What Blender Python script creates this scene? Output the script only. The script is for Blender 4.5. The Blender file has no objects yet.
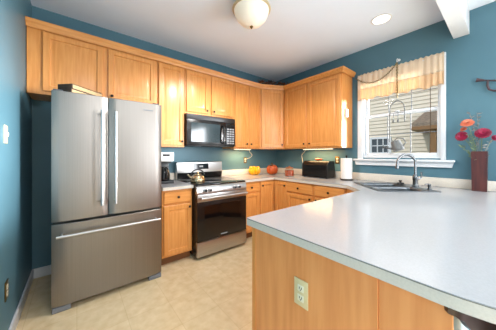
import bpy, bmesh, math, random
from mathutils import Vector, Matrix
random.seed(7)
S = bpy.context.scene
C = S.collection
PI = math.pi
R = math.radians

# ------------------------------------------------------------------ camera, world, lights, exposure
cam_data = bpy.data.cameras.new('camera')
cam = bpy.data.objects.new('camera', cam_data)
C.objects.link(cam)
cam.location = (0, 0, 1.279)
cam.rotation_euler = (R(90), 0, R(50.93 - 90))
cam_data.sensor_width = 36
cam_data.lens = 36 * 210.8 / 496
cam_data.shift_y = -10.1 / 496
cam_data.clip_start = 0.02
S.camera = cam

S.view_settings.view_transform = 'Standard'
S.view_settings.look = 'None'
S.view_settings.gamma = 1
S.view_settings.use_curve_mapping = False
S.view_settings.exposure = 0.3

w = bpy.data.worlds.new('sky')
S.world = w
w.use_nodes = True
bg = w.node_tree.nodes['Background']
bg.inputs[0].default_value = (0.80, 0.88, 1.0, 1)
bg.inputs[1].default_value = .75


def light(name, kind, loc, rot, energy, color=(1, 1, 1), size=None, size_y=None, **kw):
    d = bpy.data.lights.new(name, kind)
    d.energy = energy
    d.color = color
    if kind == 'AREA':
        d.shape = 'RECTANGLE'
        d.size = size
        d.size_y = size_y or size
    for k, v in kw.items():
        setattr(d, k, v)
    o = bpy.data.objects.new(name, d)
    o.location = loc
    o.rotation_euler = rot
    C.objects.link(o)
    return o


XL_ = -.36
# sun on the house next door (comes over this house's roof)
light('sun', 'SUN', (0, 0, 8), (0, R(-48), R(-12)), 1.15, (1, .96, .9), angle=R(1))
# added fill lights in unseen openings: right-hand patio door and rear window
light('right_fill', 'AREA', (3.20, -1.65, 1.15), (R(90), 0, R(90)), 170, (.92, .96, 1), 1.8, 2.0)
light('rear_fill', 'AREA', (2.32, -3.13, 1.45), (R(90), 0, 0), 26, (.90, .95, 1), 1.2, 1.7)
# added fill light in an unseen left wall opening, behind the camera
light('left_fill', 'AREA', (XL_ + .04, -1.75, 1.2), (R(90), 0, R(-90)), 42, (.92, .96, 1), 1.5, 2.0)
# daylight coming down through the kitchen window
light('window_daylight', 'AREA', (3.95, .9, 2.95), (0, R(52), 0), 28, (.95, .98, 1), 1.3, 1.4)

# added fill panel on the rear floor, for bounce to ceiling and freezer
light('floor_bounce_fill', 'AREA', (.7, -2.25, 2.78), (0, 0, 0), 75, (.93, .97, 1), 1.3, 1.3)

# added second sun from the right, to brighten the left wall
light('side_fill_sun', 'SUN', (6, 0, 2), Vector((-3.6, 3.2, -.15)).to_track_quat('-Z', 'Y').to_euler(), 12, (.95, .98, 1), angle=R(14))

XL, XB, YA, YR, ZC = -.36, 3.254, 3.093, -3.2, 2.82


# ------------------------------------------------------------------ materials
def lin(c):
    return tuple(((v / 255 + .055) / 1.055) ** 2.4 if v / 255 > .04045 else v / 255 / 12.92 for v in c) + (1,)


def mat(name, rgb, rough=.5, metal=0, rgb2=None, scale=(1, 1, 1), nscale=8, detail=3, lo=.35, hi=.65, bump=0,
        bscale=None, spec=.5, coat=0, trans=0, emit=None, estr=0, sheen=0):
    m = bpy.data.materials.new(name)
    m.use_nodes = True
    nt = m.node_tree
    p = nt.nodes['Principled BSDF']
    p.inputs['Base Color'].default_value = lin(rgb)
    p.inputs['Roughness'].default_value = rough
    p.inputs['Metallic'].default_value = metal
    p.inputs['Specular IOR Level'].default_value = spec
    p.inputs['Coat Weight'].default_value = coat
    p.inputs['Coat Roughness'].default_value = .15
    p.inputs['Transmission Weight'].default_value = trans
    if emit:
        p.inputs['Emission Color'].default_value = lin(emit)
        p.inputs['Emission Strength'].default_value = estr
    tc = nt.nodes.new('ShaderNodeTexCoord')
    mp = nt.nodes.new('ShaderNodeMapping')
    mp.inputs['Scale'].default_value = scale
    nt.links.new(tc.outputs['Object'], mp.inputs[0])
    nz = nt.nodes.new('ShaderNodeTexNoise')
    nz.inputs['Scale'].default_value = nscale
    nz.inputs['Detail'].default_value = detail
    nt.links.new(mp.outputs[0], nz.inputs[0])
    cr = nt.nodes.new('ShaderNodeValToRGB')
    cr.color_ramp.elements[0].position = lo
    cr.color_ramp.elements[1].position = hi
    cr.color_ramp.elements[0].color = lin(rgb)
    cr.color_ramp.elements[1].color = lin(rgb2 or rgb)
    nt.links.new(nz.outputs[0], cr.inputs[0])
    nt.links.new(cr.outputs[0], p.inputs['Base Color'])
    if bump:
        b = nt.nodes.new('ShaderNodeBump')
        b.inputs['Strength'].default_value = bump
        b.inputs['Distance'].default_value = .004
        if bscale:
            n2 = nt.nodes.new('ShaderNodeTexNoise')
            n2.inputs['Scale'].default_value = bscale
            nt.links.new(mp.outputs[0], n2.inputs[0])
            nt.links.new(n2.outputs[0], b.inputs['Height'])
        else:
            nt.links.new(nz.outputs[0], b.inputs['Height'])
        nt.links.new(b.outputs[0], p.inputs['Normal'])
    return m


M = {}
M['wall'] = mat('teal wall paint', (80, 117, 131), .42, rgb2=(84, 121, 135), nscale=2, spec=.35)
M['dimmed_rear_wall'] = mat('dark taupe rear wall', (92, 86, 78), .6, rgb2=(96, 90, 82), nscale=2)  # unseen rear wall darkened so the fridge doors mirror less light
M['ceiling'] = mat('ceiling paint', (230, 239, 251), .8, rgb2=(232, 241, 253), nscale=3, spec=.2)
M['white'] = mat('white trim paint', (224, 226, 228), .4, rgb2=(220, 222, 225), nscale=5)
M['wood'] = mat('honey maple', (226, 156, 86), .32, rgb2=(213, 138, 68), scale=(14, 14, 1.1), nscale=3.2, detail=5, coat=.15)
M['woodh'] = mat('honey maple level grain', (226, 156, 86), .32, rgb2=(213, 138, 68), scale=(1.1, 14, 14), nscale=3.2, detail=5, coat=.15)
M['panelwood'] = mat('maple veneer panel', (238, 160, 96), .38, rgb2=(226, 144, 80), scale=(9, 9, .7), nscale=3, detail=5)
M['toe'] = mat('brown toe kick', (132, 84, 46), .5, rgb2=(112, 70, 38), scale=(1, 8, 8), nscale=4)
M['counter'] = mat('white laminate', (160, 161, 163), .2, rgb2=(156, 157, 159), nscale=160, detail=2, spec=.45)
M['edge'] = mat('laminate edge', (212, 203, 190), .35, rgb2=(206, 197, 184), nscale=160, detail=2)
M['seam'] = mat('laminate seam', (128, 120, 108), .5)
M['splash'] = mat('laminate backsplash', (224, 214, 200), .35, rgb2=(214, 204, 190), nscale=150, detail=2)
M['steel'] = mat('brushed stainless steel', (186, 184, 182), .30, 1, rgb2=(174, 172, 170), scale=(.6, 40, 40), nscale=5, bump=.02)
M['steelv'] = mat('upright brushed steel', (150, 144, 138), .38, 1, rgb2=(138, 132, 126), scale=(90, 90, .3), nscale=4, lo=.2, hi=.8)
M['steel_light'] = mat('pale satin steel', (196, 196, 196), .38, 1)
M['sink'] = mat('sink steel', (112, 117, 122), .3, 1, rgb2=(104, 109, 114), nscale=30)
M['chrome'] = mat('brushed nickel', (140, 142, 144), .26, 1)
M['dark_grey'] = mat('dark grey plastic', (70, 74, 78), .5)
M['grey'] = mat('grey plastic', (120, 124, 130), .45)
M['black'] = mat('black enamel', (14, 14, 15), .22, rgb2=(17, 17, 18))
M['black_matte'] = mat('black plastic', (22, 22, 24), .45)
M['black_glass'] = mat('black glass', (9, 9, 10), .06, spec=.6)
M['mw_glass'] = mat('microwave window glass', (44, 52, 54), .10, rgb2=(38, 46, 48), nscale=4, spec=.9)
M['button'] = mat('grey key print', (150, 152, 154), .5)
M['bronze'] = mat('dark bronze', (38, 28, 24), .35, .6)
M['brass'] = mat('antique brass', (120, 98, 52), .35, .9)
M['lamp_rim'] = mat('cream lamp rim', (205, 188, 152), .4, .2, rgb2=(190, 172, 136))
M['lamp_glass'] = mat('frosted alabaster glass', (250, 238, 220), .4, emit=(255, 232, 200), estr=.12)
M['led'] = mat('lit recessed lens', (255, 250, 240), .4, emit=(255, 247, 235), estr=3.0)
M['strip'] = mat('lit light strip', (255, 240, 215), .4, emit=(255, 228, 180), estr=3.0)
M['beige'] = mat('almond plastic', (226, 208, 160), .4)
M['ivory'] = mat('ivory plastic', (240, 232, 205), .4)
M['whitep'] = mat('white plastic', (238, 238, 238), .35)
M['slot'] = mat('dark slot', (50, 40, 30), .6)
M['fabric'] = mat('tan sheer fabric', (244, 228, 206), .9, rgb2=(238, 218, 192), scale=(1, 14, 1), nscale=5)
M['fabric2'] = mat('tan hem fabric', (238, 212, 178), .9, rgb2=(230, 200, 162), scale=(1, 14, 1), nscale=5)
M['gold'] = mat('champagne metal', (200, 180, 146), .25, .9, rgb2=(186, 164, 128))
M['yellow'] = mat('yellow glaze', (246, 176, 24), .3, rgb2=(236, 156, 14), nscale=6)
M['orange'] = mat('burnt orange glaze', (182, 80, 24), .35, rgb2=(132, 52, 18), nscale=8)
M['stem'] = mat('brown stem', (84, 60, 34), .7, rgb2=(66, 46, 26))
M['copper'] = mat('copper lid', (186, 120, 74), .35, .7)
M['paper'] = mat('paper towel', (240, 236, 230), .9, rgb2=(232, 228, 222), nscale=60, bump=.2)
M['vase'] = mat('oxblood wood', (92, 46, 40), .35, rgb2=(66, 32, 32), scale=(8, 8, 1), nscale=4, detail=4)
M['green'] = mat('leaf green', (120, 138, 108), .6, rgb2=(98, 118, 88), nscale=9)
M['sage'] = mat('dried grey sprig', (150, 152, 148), .8, rgb2=(128, 128, 128))
M['magenta'] = mat('magenta petals', (150, 14, 62), .6, rgb2=(112, 8, 44), nscale=20)
M['salmon'] = mat('salmon petals', (222, 128, 98), .6, rgb2=(200, 104, 72), nscale=20)
M['flower_eye'] = mat('flower eye', (60, 24, 30), .8)
M['iron'] = mat('wrought iron', (70, 62, 66), .5, .5, rgb2=(86, 66, 70))
M['zinc'] = mat('weathered zinc', (120, 121, 120), .6, .2, rgb2=(96, 98, 98), nscale=14)
M['darkwood'] = mat('espresso wood', (46, 26, 20), .3, rgb2=(34, 19, 15), scale=(3, 12, 12), nscale=4)
M['book_dark'] = mat('dark brown leather', (84, 62, 44), .6, rgb2=(62, 44, 32), nscale=14)
M['pages'] = mat('page edges', (200, 172, 130), .8, rgb2=(180, 150, 108), scale=(1, 1, 40), nscale=5)
M['dry'] = mat('dried leaves', (122, 72, 38), .8, rgb2=(80, 44, 24), nscale=20)
M['cord'] = mat('white cord', (232, 226, 208), .5)
M['knee'] = mat('blue knee wall paint', (150, 172, 200), .5)
M['siding'] = mat('cream siding', (230, 219, 200), .7, rgb2=(224, 212, 192), nscale=3)
M['shingle'] = mat('brown shingles', (150, 134, 116), .9, rgb2=(112, 98, 86), scale=(3, 3, 9), nscale=7, detail=5)
M['eave'] = mat('brown eave', (134, 98, 62), .7)
M['ext_glass'] = mat('dark outside glass', (62, 72, 78), .1, spec=.8)
M['lawn'] = mat('grass', (96, 120, 62), .9, rgb2=(74, 98, 46), nscale=30)
M['outwall'] = mat('outer wall', (200, 190, 170), .8)


def floor_mat():
    m = mat('mottled beige sheet floor', (230, 208, 170), .24, rgb2=(216, 190, 148), nscale=14, detail=6, lo=.3, hi=.7, spec=.4)
    nt = m.node_tree
    p = nt.nodes['Principled BSDF']
    src = p.inputs['Base Color'].links[0].from_socket
    tc = [n for n in nt.nodes if n.type == 'TEX_COORD'][0]
    br = nt.nodes.new('ShaderNodeTexBrick')
    br.offset = 0
    br.inputs['Scale'].default_value = 1
    br.inputs['Brick Width'].default_value = .31
    br.inputs['Row Height'].default_value = .31
    br.inputs['Mortar Size'].default_value = .003
    br.inputs['Mortar Smooth'].default_value = .6
    br.inputs['Color1'].default_value = (1, 1, 1, 1)
    br.inputs['Color2'].default_value = (.95, .94, .92, 1)
    br.inputs['Mortar'].default_value = (.87, .83, .77, 1)
    nt.links.new(tc.outputs['Object'], br.inputs[0])
    mx = nt.nodes.new('ShaderNodeMixRGB')
    mx.blend_type = 'MULTIPLY'
    mx.inputs[0].default_value = 1
    nt.links.new(src, mx.inputs[1])
    nt.links.new(br.outputs[0], mx.inputs[2])
    nt.links.new(mx.outputs[0], p.inputs['Base Color'])
    return m


M['floor'] = floor_mat()


def glass_mat(name, tint=(1, 1, 1, 1), fac=.07, rough=.02):
    m = bpy.data.materials.new(name)
    m.use_nodes = True
    nt = m.node_tree
    nt.nodes.clear()
    o = nt.nodes.new('ShaderNodeOutputMaterial')
    mx = nt.nodes.new('ShaderNodeMixShader')
    t = nt.nodes.new('ShaderNodeBsdfTransparent')
    g = nt.nodes.new('ShaderNodeBsdfGlossy')
    t.inputs[0].default_value = tint
    g.inputs['Roughness'].default_value = rough
    mx.inputs[0].default_value = fac
    nt.links.new(t.outputs[0], mx.inputs[1])
    nt.links.new(g.outputs[0], mx.inputs[2])
    nt.links.new(mx.outputs[0], o.inputs[0])
    return m


M['pane'] = glass_mat('window glass', fac=.003, rough=.0)
M['jar_glass'] = glass_mat('jar glass', (.93, .92, .88, 1), .12)


def translucent(m, fac=.45):
    nt = m.node_tree
    p = nt.nodes['Principled BSDF']
    o = [n for n in nt.nodes if n.type == 'OUTPUT_MATERIAL'][0]
    t = nt.nodes.new('ShaderNodeBsdfTranslucent')
    src = p.inputs['Base Color'].links[0].from_socket
    nt.links.new(src, t.inputs[0])
    mx = nt.nodes.new('ShaderNodeMixShader')
    mx.inputs[0].default_value = fac
    nt.links.new(p.outputs[0], mx.inputs[1])
    nt.links.new(t.outputs[0], mx.inputs[2])
    nt.links.new(mx.outputs[0], o.inputs[0])


translucent(M['fabric'])
translucent(M['fabric2'])


# ------------------------------------------------------------------ mesh helpers
class MB:
    def __init__(self):
        self.bm = bmesh.new()

    def box(self, x0, x1, y0, y1, z0, z1, bev=0, seg=2):
        b = bmesh.new()
        bmesh.ops.create_cube(b, size=1)
        for v in b.verts:
            v.co = Vector(((x0 + x1) / 2 + v.co.x * (x1 - x0), (y0 + y1) / 2 + v.co.y * (y1 - y0), (z0 + z1) / 2 + v.co.z * (z1 - z0)))
        if bev:
            bmesh.ops.bevel(b, geom=list(b.edges), offset=bev, segments=seg, profile=.5, affect='EDGES')
        self._merge(b)
        return self

    def _merge(self, b, mtx=None):
        me = bpy.data.meshes.new('tmp')
        if mtx is not None:
            bmesh.ops.transform(b, matrix=mtx, verts=b.verts)
        b.to_mesh(me)
        b.free()
        self.bm.from_mesh(me)
        bpy.data.meshes.remove(me)

    def ring_stack(self, rings, cap0=True, cap1=True):
        """rings: list of lists of Vectors (same length), joined into a skin"""
        bm = self.bm
        rv = [[bm.verts.new(p) for p in r] for r in rings]
        n = len(rv[0])
        for a, b in zip(rv, rv[1:]):
            for i in range(n):
                j = (i + 1) % n
                bm.faces.new((a[i], a[j], b[j], b[i]))
        if cap0:
            bm.faces.new(list(reversed(rv[0])))
        if cap1:
            bm.faces.new(rv[-1])
        return self

    def lathe(self, prof, c=(0, 0, 0), n=24, axis='z', cap=True, lobes=0, lob=0):
        """prof: (radius, height) pairs"""
        rings = []
        for r, h in prof:
            ring = []
            for k in range(n):
                a = 2 * PI * k / n
                rr = r * (1 + (lob * (abs(math.cos(lobes * a / 2)) - .6) if lobes else 0))
                p = (rr * math.cos(a), rr * math.sin(a), h)
                if axis == 'y':
                    p = (p[0], p[2], -p[1])
                elif axis == 'x':
                    p = (p[2], p[0], p[1])
                ring.append(Vector(p) + Vector(c))
            rings.append(ring)
        return self.ring_stack(rings, cap, cap)

    def tube(self, pts, r, n=10, r2=None):
        pts = [Vector(p) for p in pts]
        t0 = (pts[1] - pts[0]).normalized()
        u = t0.orthogonal().normalized()
        rings = []
        m = len(pts)
        for i, p in enumerate(pts):
            t = (pts[min(i + 1, m - 1)] - pts[max(i - 1, 0)]).normalized()
            u = (u - t * u.dot(t)).normalized()
            v = t.cross(u)
            rr = r if r2 is None else r + (r2 - r) * i / (m - 1)
            rings.append([p + (u * math.cos(2 * PI * k / n) + v * math.sin(2 * PI * k / n)) * rr for k in range(n)])
        return self.ring_stack(rings)

    def sphere(self, c, r, sx=1, sy=1, sz=1, n=16):
        b = bmesh.new()
        bmesh.ops.create_uvsphere(b, u_segments=n, v_segments=max(6, n // 2), radius=r)
        self._merge(b, Matrix.Translation(c) @ Matrix.Diagonal((sx, sy, sz, 1)))
        return self

    def prism(self, poly, z0, z1):
        return self.ring_stack([[Vector((x, y, z0)) for x, y in poly], [Vector((x, y, z1)) for x, y in poly]])

    def xprism(self, poly, x0, x1):
        """poly in (y, z), pushed along x"""
        return self.ring_stack([[Vector((x0, y, z)) for y, z in poly], [Vector((x1, y, z)) for y, z in poly]])

    def panel(self, x0, x1, z0, z1, rings):
        """front face towards -y; rings (inset, y)"""
        rr = [[Vector((x0 + i, y, z0 + i)), Vector((x1 - i, y, z0 + i)), Vector((x1 - i, y, z1 - i)), Vector((x0 + i, y, z1 - i))] for i, y in rings]
        return self.ring_stack(rr)


def obj(name, mb, m, parent=None, smooth=30, loc=None, rotz=0):
    me = bpy.data.meshes.new(name)
    bmesh.ops.recalc_face_normals(mb.bm, faces=mb.bm.faces)
    mb.bm.to_mesh(me)
    mb.bm.free()
    me.materials.append(M[m] if isinstance(m, str) else m)
    if smooth:
        for p in me.polygons:
            p.use_smooth = True
        me.set_sharp_from_angle(angle=R(smooth))
    o = bpy.data.objects.new(name, me)
    C.objects.link(o)
    if parent:
        o.parent = parent
    if loc:
        o.location = loc
    if rotz:
        o.rotation_euler = (0, 0, rotz)
    return o


def tag(o, label, cat, group=None):
    o['label'] = label
    o['category'] = cat
    if group:
        o['group'] = group
    return o


def thing(name, label, cat, loc=(0, 0, 0), rotz=0, group=None):
    o = bpy.data.objects.new(name, None)
    o.empty_display_size = .1
    C.objects.link(o)
    o.location = loc
    o.rotation_euler = (0, 0, rotz)
    return tag(o, label, cat, group)


def struct(name, mb, m, parent=None, smooth=30):
    o = obj(name, mb, m, parent, smooth)
    if not parent:
        o['kind'] = 'structure'
    return o


def arc(c, r, a0, a1, n, plane='xz'):
    out = []
    for k in range(n + 1):
        a = R(a0 + (a1 - a0) * k / n)
        x, y = r * math.cos(a), r * math.sin(a)
        out.append(Vector(c) + (Vector((x, 0, y)) if plane == 'xz' else Vector((0, x, y)) if plane == 'yz' else Vector((x, y, 0))))
    return out


def flat_slab(outer, holes, z0, z1):
    """plate with holes, made through a filled 2-D curve"""
    cu = bpy.data.curves.new('slab', 'CURVE')
    cu.dimensions = '2D'
    cu.fill_mode = 'BOTH'
    cu.extrude = (z1 - z0) / 2
    for poly in [outer] + holes:
        sp = cu.splines.new('POLY')
        sp.points.add(len(poly) - 1)
        for p, (x, y) in zip(sp.points, poly):
            p.co = (x, y, 0, 1)
        sp.use_cyclic_u = True
    o = bpy.data.objects.new('slab', cu)
    C.objects.link(o)
    dg = bpy.context.evaluated_depsgraph_get()
    me = bpy.data.meshes.new_from_object(o.evaluated_get(dg))
    bpy.data.objects.remove(o)
    bpy.data.curves.remove(cu)
    mb = MB()
    mb.bm.from_mesh(me)
    bpy.data.meshes.remove(me)
    bmesh.ops.remove_doubles(mb.bm, verts=mb.bm.verts, dist=1e-5)
    for v in mb.bm.verts:
        v.co.z += (z0 + z1) / 2
    return mb


def round_rect(cx, cy, hx, hy, r, n=6):
    out = []
    for (sx, sy, a0) in ((1, 1, 0), (-1, 1, 90), (-1, -1, 180), (1, -1, 270)):
        for k in range(n + 1):
            a = R(a0 + 90 * k / n)
            out.append((cx + sx * (hx - r) + r * math.cos(a), cy + sy * (hy - r) + r * math.sin(a)))
    return out


# ------------------------------------------------------------------ the setting
struct('floor', MB().box(XL - .15, XB + .15, YR - .15, YA + .15, -.1, 0), 'floor')
struct('ceiling', MB().box(XL - .15, XB + .15, YR - .15, YA + .15, ZC, ZC + .12), 'ceiling')
struct('wall_back', MB().box(XL - .15, XB + .15, YA, YA + .15, 0, ZC), 'wall')
struct('wall_left', MB().box(XL - .15, XL, -.95, YA, 0, ZC).box(XL - .15, XL, YR, -2.55, 0, ZC).box(XL - .15, XL, -2.55, -.95, 2.25, ZC), 'wall')  # gap behind the camera is added to hold the left fill light
# rear wall with an unseen window opening added for the fill light
wr = MB()
wr.box(XL, 1.70, YR - .15, YR, 0, ZC).box(2.95, XB, YR - .15, YR, 0, ZC)
wr.box(1.70, 2.95, YR - .15, YR, 0, .55).box(1.70, 2.95, YR - .15, YR, 2.35, ZC)
struct('wall_rear', wr, 'dimmed_rear_wall')
# right wall with kitchen window and an added, unseen patio opening for fill
WY0, WY1, WZ0, WZ1 = .485, 1.33, 1.24, 2.37
wb = MB()
wb.box(XB, XB + .15, WY1, YA, 0, ZC).box(XB, XB + .15, WY0, WY1, 0, WZ0).box(XB, XB + .15, WY0, WY1, WZ1, ZC)
wb.box(XB, XB + .15, -.70, WY0, 0, ZC).box(XB, XB + .15, -2.60, -.70, 2.2, ZC).box(XB, XB + .15, YR, -2.60, 0, ZC)
struct('wall_right', wb, 'wall')
beam = MB().box(.3, XB, .257, .38, 2.57, ZC)
struct('trim_1', beam, 'white')
M_base = [(0, 0), (-.014, 0), (-.014, .085), (-.006, .1), (0, .1)]
struct('baseboard_back', MB().box(XL, .75, YA - .014, YA, 0, .10, .003), 'white')
struct('baseboard_left', MB().box(XL, XL + .014, -.94, YA - .014, 0, .10, .003), 'white')

# kitchen window
win = MB()
cw = .075
win.box(XB - .018, XB, WY0 - .045, WY0, WZ0 - .02, WZ1 + cw, .003).box(XB - .018, XB, WY1, WY1 + cw, WZ0 - .02, WZ1 + cw, .003)
win.box(XB - .018, XB, WY0, WY1, WZ1, WZ1 + cw, .003)
win.box(XB, XB + .15, WY0, WY0 + .012, WZ0, WZ1).box(XB, XB + .15, WY1 - .012, WY1, WZ0, WZ1)
win.box(XB, XB + .15, WY0 + .012, WY1 - .012, WZ1 - .03, WZ1).box(XB, XB + .15, WY0 + .012, WY1 - .012, WZ0, WZ0 + .02)
w1 = struct('window_1', win, 'white')
sill = MB().box(XB - .065, XB - .0005, WY0 - cw - .045, WY1 + cw + .045, 1.195, 1.222, .006)
sill.xprism([(WY0 - cw - .02, 1.135), (WY1 + cw + .02, 1.135), (WY1 + cw + .035, 1.195), (WY0 - cw - .035, 1.195)], XB - .03, XB - .0005)
struct('window_sill', sill, 'white', w1)
a0, a1 = WY0 + .012, WY1 - .012
for nm, x, z0, z1 in (('lower_sash', XB + .035, WZ0 + .02, 1.85), ('upper_sash', XB + .075, 1.81, WZ1 - .03)):
    s = MB()
    s.box(x, x + .035, a0, a0 + .026, z0, z1, .003).box(x, x + .035, a1 - .030, a1, z0, z1, .003)
    s.box(x, x + .035, a0 + .026, a1 - .030, z0, z0 + .045, .003).box(x, x + .035, a0 + .026, a1 - .030, z1 - .04, z1, .003)
    so = struct(nm, s, 'white', w1)
    g = MB()
    ya, yb, za, zb = a0 + .026, a1 - .030, z0 + .045, z1 - .04
    for k in (1, 2):
        yy = ya + (yb - ya) * k / 3
        g.box(x + .008, x + .016, yy - .004, yy + .004, za, zb)
    g.box(x + .008, x + .016, ya, yb, (za + zb) / 2 - .004, (za + zb) / 2 + .004)
    struct('muntins', g, 'grey', so)
    struct('pane', MB().box(x + .018, x + .022, ya, yb, za, zb), 'pane', so)
struct('sash_lock', MB().box(XB + .02, XB + .04, .90, .95, 1.85, 1.865, .003), 'steel_light', w1)
# trim of the added, unseen fill-light openings at the dining end
w2 = MB()
w2.box(1.64, 3.01, YR, YR + .02, .48, .55, .004).box(1.64, 3.01, YR, YR + .02, 2.35, 2.43, .004)
w2.box(1.62, 1.70, YR, YR + .02, .48, 2.43, .004).box(2.95, 3.03, YR, YR + .02, .48, 2.43, .004)
struct('added_rear_window', w2, 'white')
d1 = MB()
d1.box(XB - .02, XB, -.70, -.62, 0, 2.28, .004).box(XB - .02, XB, -2.68, -2.60, 0, 2.28, .004).box(XB - .02, XB, -2.60, -.70, 2.2, 2.28, .004)
d1.box(XB + .05, XB + .10, -1.69, -1.61, 0, 2.2, .004)
struct('added_patio_door', d1, 'white')

# knee wall carrying the overhang of the peninsula top
struct('trim_2', MB().box(.82, XB, .10, .17, 0, .872), 'wall')


# ------------------------------------------------------------------ outside
ground = MB().box(XB + .2, 16, -8, 14, -.62, -.6)
struct('lawn', ground, 'lawn')['kind'] = 'structure'
house = thing('house', 'cream lap-sided house with brown porch roof seen through the kitchen window', 'house', (8.5, 2.5, -.6))
hb = MB()
hb.box(.02, 3, -5, 6, 0, 7)
z = 0
while z < 7:
    hb.ring_stack([[Vector((.02, -5, z)), Vector((-.022, -5, z)), Vector((.01, -5, z + .125)), Vector((.02, -5, z + .125))],
                   [Vector((.02, 6, z)), Vector((-.022, 6, z)), Vector((.01, 6, z + .125)), Vector((.02, 6, z + .125))]])
    z += .125
obj('wall', hb, 'siding', house, smooth=0)


def ext_window(y0, y1, z0, z1, x=-.03, cols=3, rows=2):
    f = MB()
    t = .07
    f.box(x - .04, x + .04, y0 - t, y0, z0 - t, z1 + t).box(x - .04, x + .04, y1, y1 + t, z0 - t, z1 + t)
    f.box(x - .04, x + .04, y0, y1, z1, z1 + t).box(x - .04, x + .04, y0, y1, z0 - t, z0)
    for k in range(1, cols):
        yy = y0 + (y1 - y0) * k / cols
        f.box(x - .02, x + .02, yy - .015, yy + .015, z0, z1)
    for k in range(1, rows):
        zz = z0 + (z1 - z0) * k / rows
        f.box(x - .02, x + .02, y0, y1, zz - .015, zz + .015)
    fo = obj('window', f, 'white', house, smooth=0)
    obj('pane', MB().box(x + .0, x + .012, y0, y1, z0, z1), 'ext_glass', fo, smooth=0)


ext_window(.11, .66, 1.97, 2.45)

# ------------------------------------------------------------------ cabinets
RAISED = [(0, 0), (0, -.016), (.004, -.02), (.050, -.02), (.055, -.010), (.063, -.009), (.088, -.0185), (.091, -.019)]
SLAB = [(0, 0), (0, -.013), (.008, -.02), (.010, -.02)]


def knob(x, z, parent):
    obj('knob', MB().lathe([(.006, 0), (.006, -.010), (.013, -.014), (.0155, -.020), (.0135, -.026), (.006, -.029)], (x, -.0195, z), 14, 'y'), 'bronze', parent)


def cabinet(name, label, loc, rotz, W, H, D, fronts, toe=0, group=None, body=None, x0=0):
    """local frame: x along the front, -y out of the front, z up"""
    t = thing(name, label, 'cabinet', loc, rotz, group)
    if body is None:
        body = MB().box(x0, W, .0, D, toe, H, .0015, 1)
    obj('body', body, 'wood', t)
    if toe:
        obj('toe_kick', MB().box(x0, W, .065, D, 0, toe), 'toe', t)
    for kind, xa, xb, za, zb, kx, kz in fronts:
        if kind == 'door':
            d = obj('door', MB().panel(xa, xb, za, zb, [(0, -.0005)] + RAISED[1:]), 'wood', t)
        else:
            d = obj('drawer', MB().panel(xa, xb, za, zb, [(0, -.0005)] + SLAB[1:]), 'woodh', t)
        if kx is not None:
            knob(kx, kz, d)
    return t


YF, XF = 2.763, 2.924           # upper cabinet faces
ZB, ZT = 1.385, 2.47
UG, LG = 'wall cabinets', 'base cabinets'
dH = ZT - ZB
g_ = .002
cabinet('wall_cabinet', 'wide two-door maple wall cabinet above the steel fridge', (XL + .004, YF, 1.85), 0, 1.138, .62, YA - YF - g_,
        [('door', .105, .575, .035, .588, .545, .075), ('door', .620, 1.105, .035, .588, .655, .075)], group=UG)
cabinet('wall_cabinet', 'tall single-door maple wall cabinet between fridge and microwave', (.785, YF, ZB), 0, .345, dH, YA - YF - g_,
        [('door', .010, .333, .022, dH - .032, .303, .075)], group=UG)
cabinet('wall_cabinet', 'short two-door maple wall cabinet above the black microwave', (1.133, YF, 1.845), 0, .807, .625, YA - YF - g_,
        [('door', .022, .362, .03, .593, .330, .07), ('door', .405, .785, .03, .593, .440, .07)], group=UG)
cabinet('wall_cabinet', 'tall two-door maple wall cabinet right of the microwave', (1.943, YF, ZB), 0, .571, dH, YA - YF - g_,
        [('door', .026, .282, .022, dH - .032, .255, .075), ('door', .318, .548, .022, dH - .032, .345, .075)], group=UG)
# corner cabinet with a slanted face
p0, p1 = Vector((2.517, YF, 0)), Vector((XF, 2.563, 0))
ang = math.atan2(p1.y - p0.y, p1.x - p0.x)
Wd = (p1 - p0).length
ca, sa = math.cos(-ang), math.sin(-ang)


def loc2(x, y):
    dx, dy = x - p0.x, y - p0.y
    return (dx * ca - dy * sa, dx * sa + dy * ca)


poly = [loc2(x, y) for x, y in ((2.517, YF), (XF, 2.563), (XB - g_, 2.563), (XB - g_, YA - g_), (2.517, YA - g_))]
cabinet('wall_cabinet', 'corner maple wall cabinet with one slanted door', (p0.x, p0.y, ZB), ang, Wd, dH, .3,
        [('door', .022, Wd - .022, .022, dH - .032, Wd - .05, .075)], group=UG, body=MB().prism(poly, 0, dH))
cabinet('wall_cabinet', 'two-door maple wall cabinet nearest the window with a free end panel', (XF, 2.560, ZB), -PI / 2, 1.072, dH, XB - XF - g_,
        [('door', .040, .482, .022, dH - .032, .452, .075), ('door', .525, 1.058, .022, dH - .032, .557, .075)], group=UG)

# crown moulding along all wall cabinets
path = [(XL + .002, YF), (2.517, YF), (XF, 2.563), (XF, 1.486), (XB - .002, 1.486)]
prof = [(0.0, 2.40), (.008, 2.40), (.010, 2.425), (.018, 2.435), (.038, 2.485), (.046, 2.492), (.048, 2.515), (.046, 2.52), (0.0, 2.52), (-.02, 2.52), (-.02, 2.452), (0, 2.452)]
prof = [(.0215, 2.448), (.026, 2.448), (.028, 2.460), (.036, 2.478), (.046, 2.488), (.050, 2.500), (.050, 2.518), (.048, 2.52), (-.02, 2.52), (-.02, 2.4715), (0.0215, 2.4715)]
rings = []
for i, (x, y) in enumerate(path):
    def nrm(a, b):
        dx, dy = b[0] - a[0], b[1] - a[1]
        L = math.hypot(dx, dy)
        return Vector((dy / L, -dx / L))
    n0 = nrm(path[i - 1], path[i]) if i > 0 else nrm(path[0], path[1])
    n1 = nrm(path[i], path[i + 1]) if i < len(path) - 1 else n0
    mvec = n0 + n1
    mvec = mvec / (mvec.dot(n0)) if mvec.length > 1e-6 else n0
    rings.append([Vector((x + mvec.x * o_, y + mvec.y * o_, z_)) for o_, z_ in prof])
crown = obj('crown_moulding', MB().ring_stack(rings), 'woodh')
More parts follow.
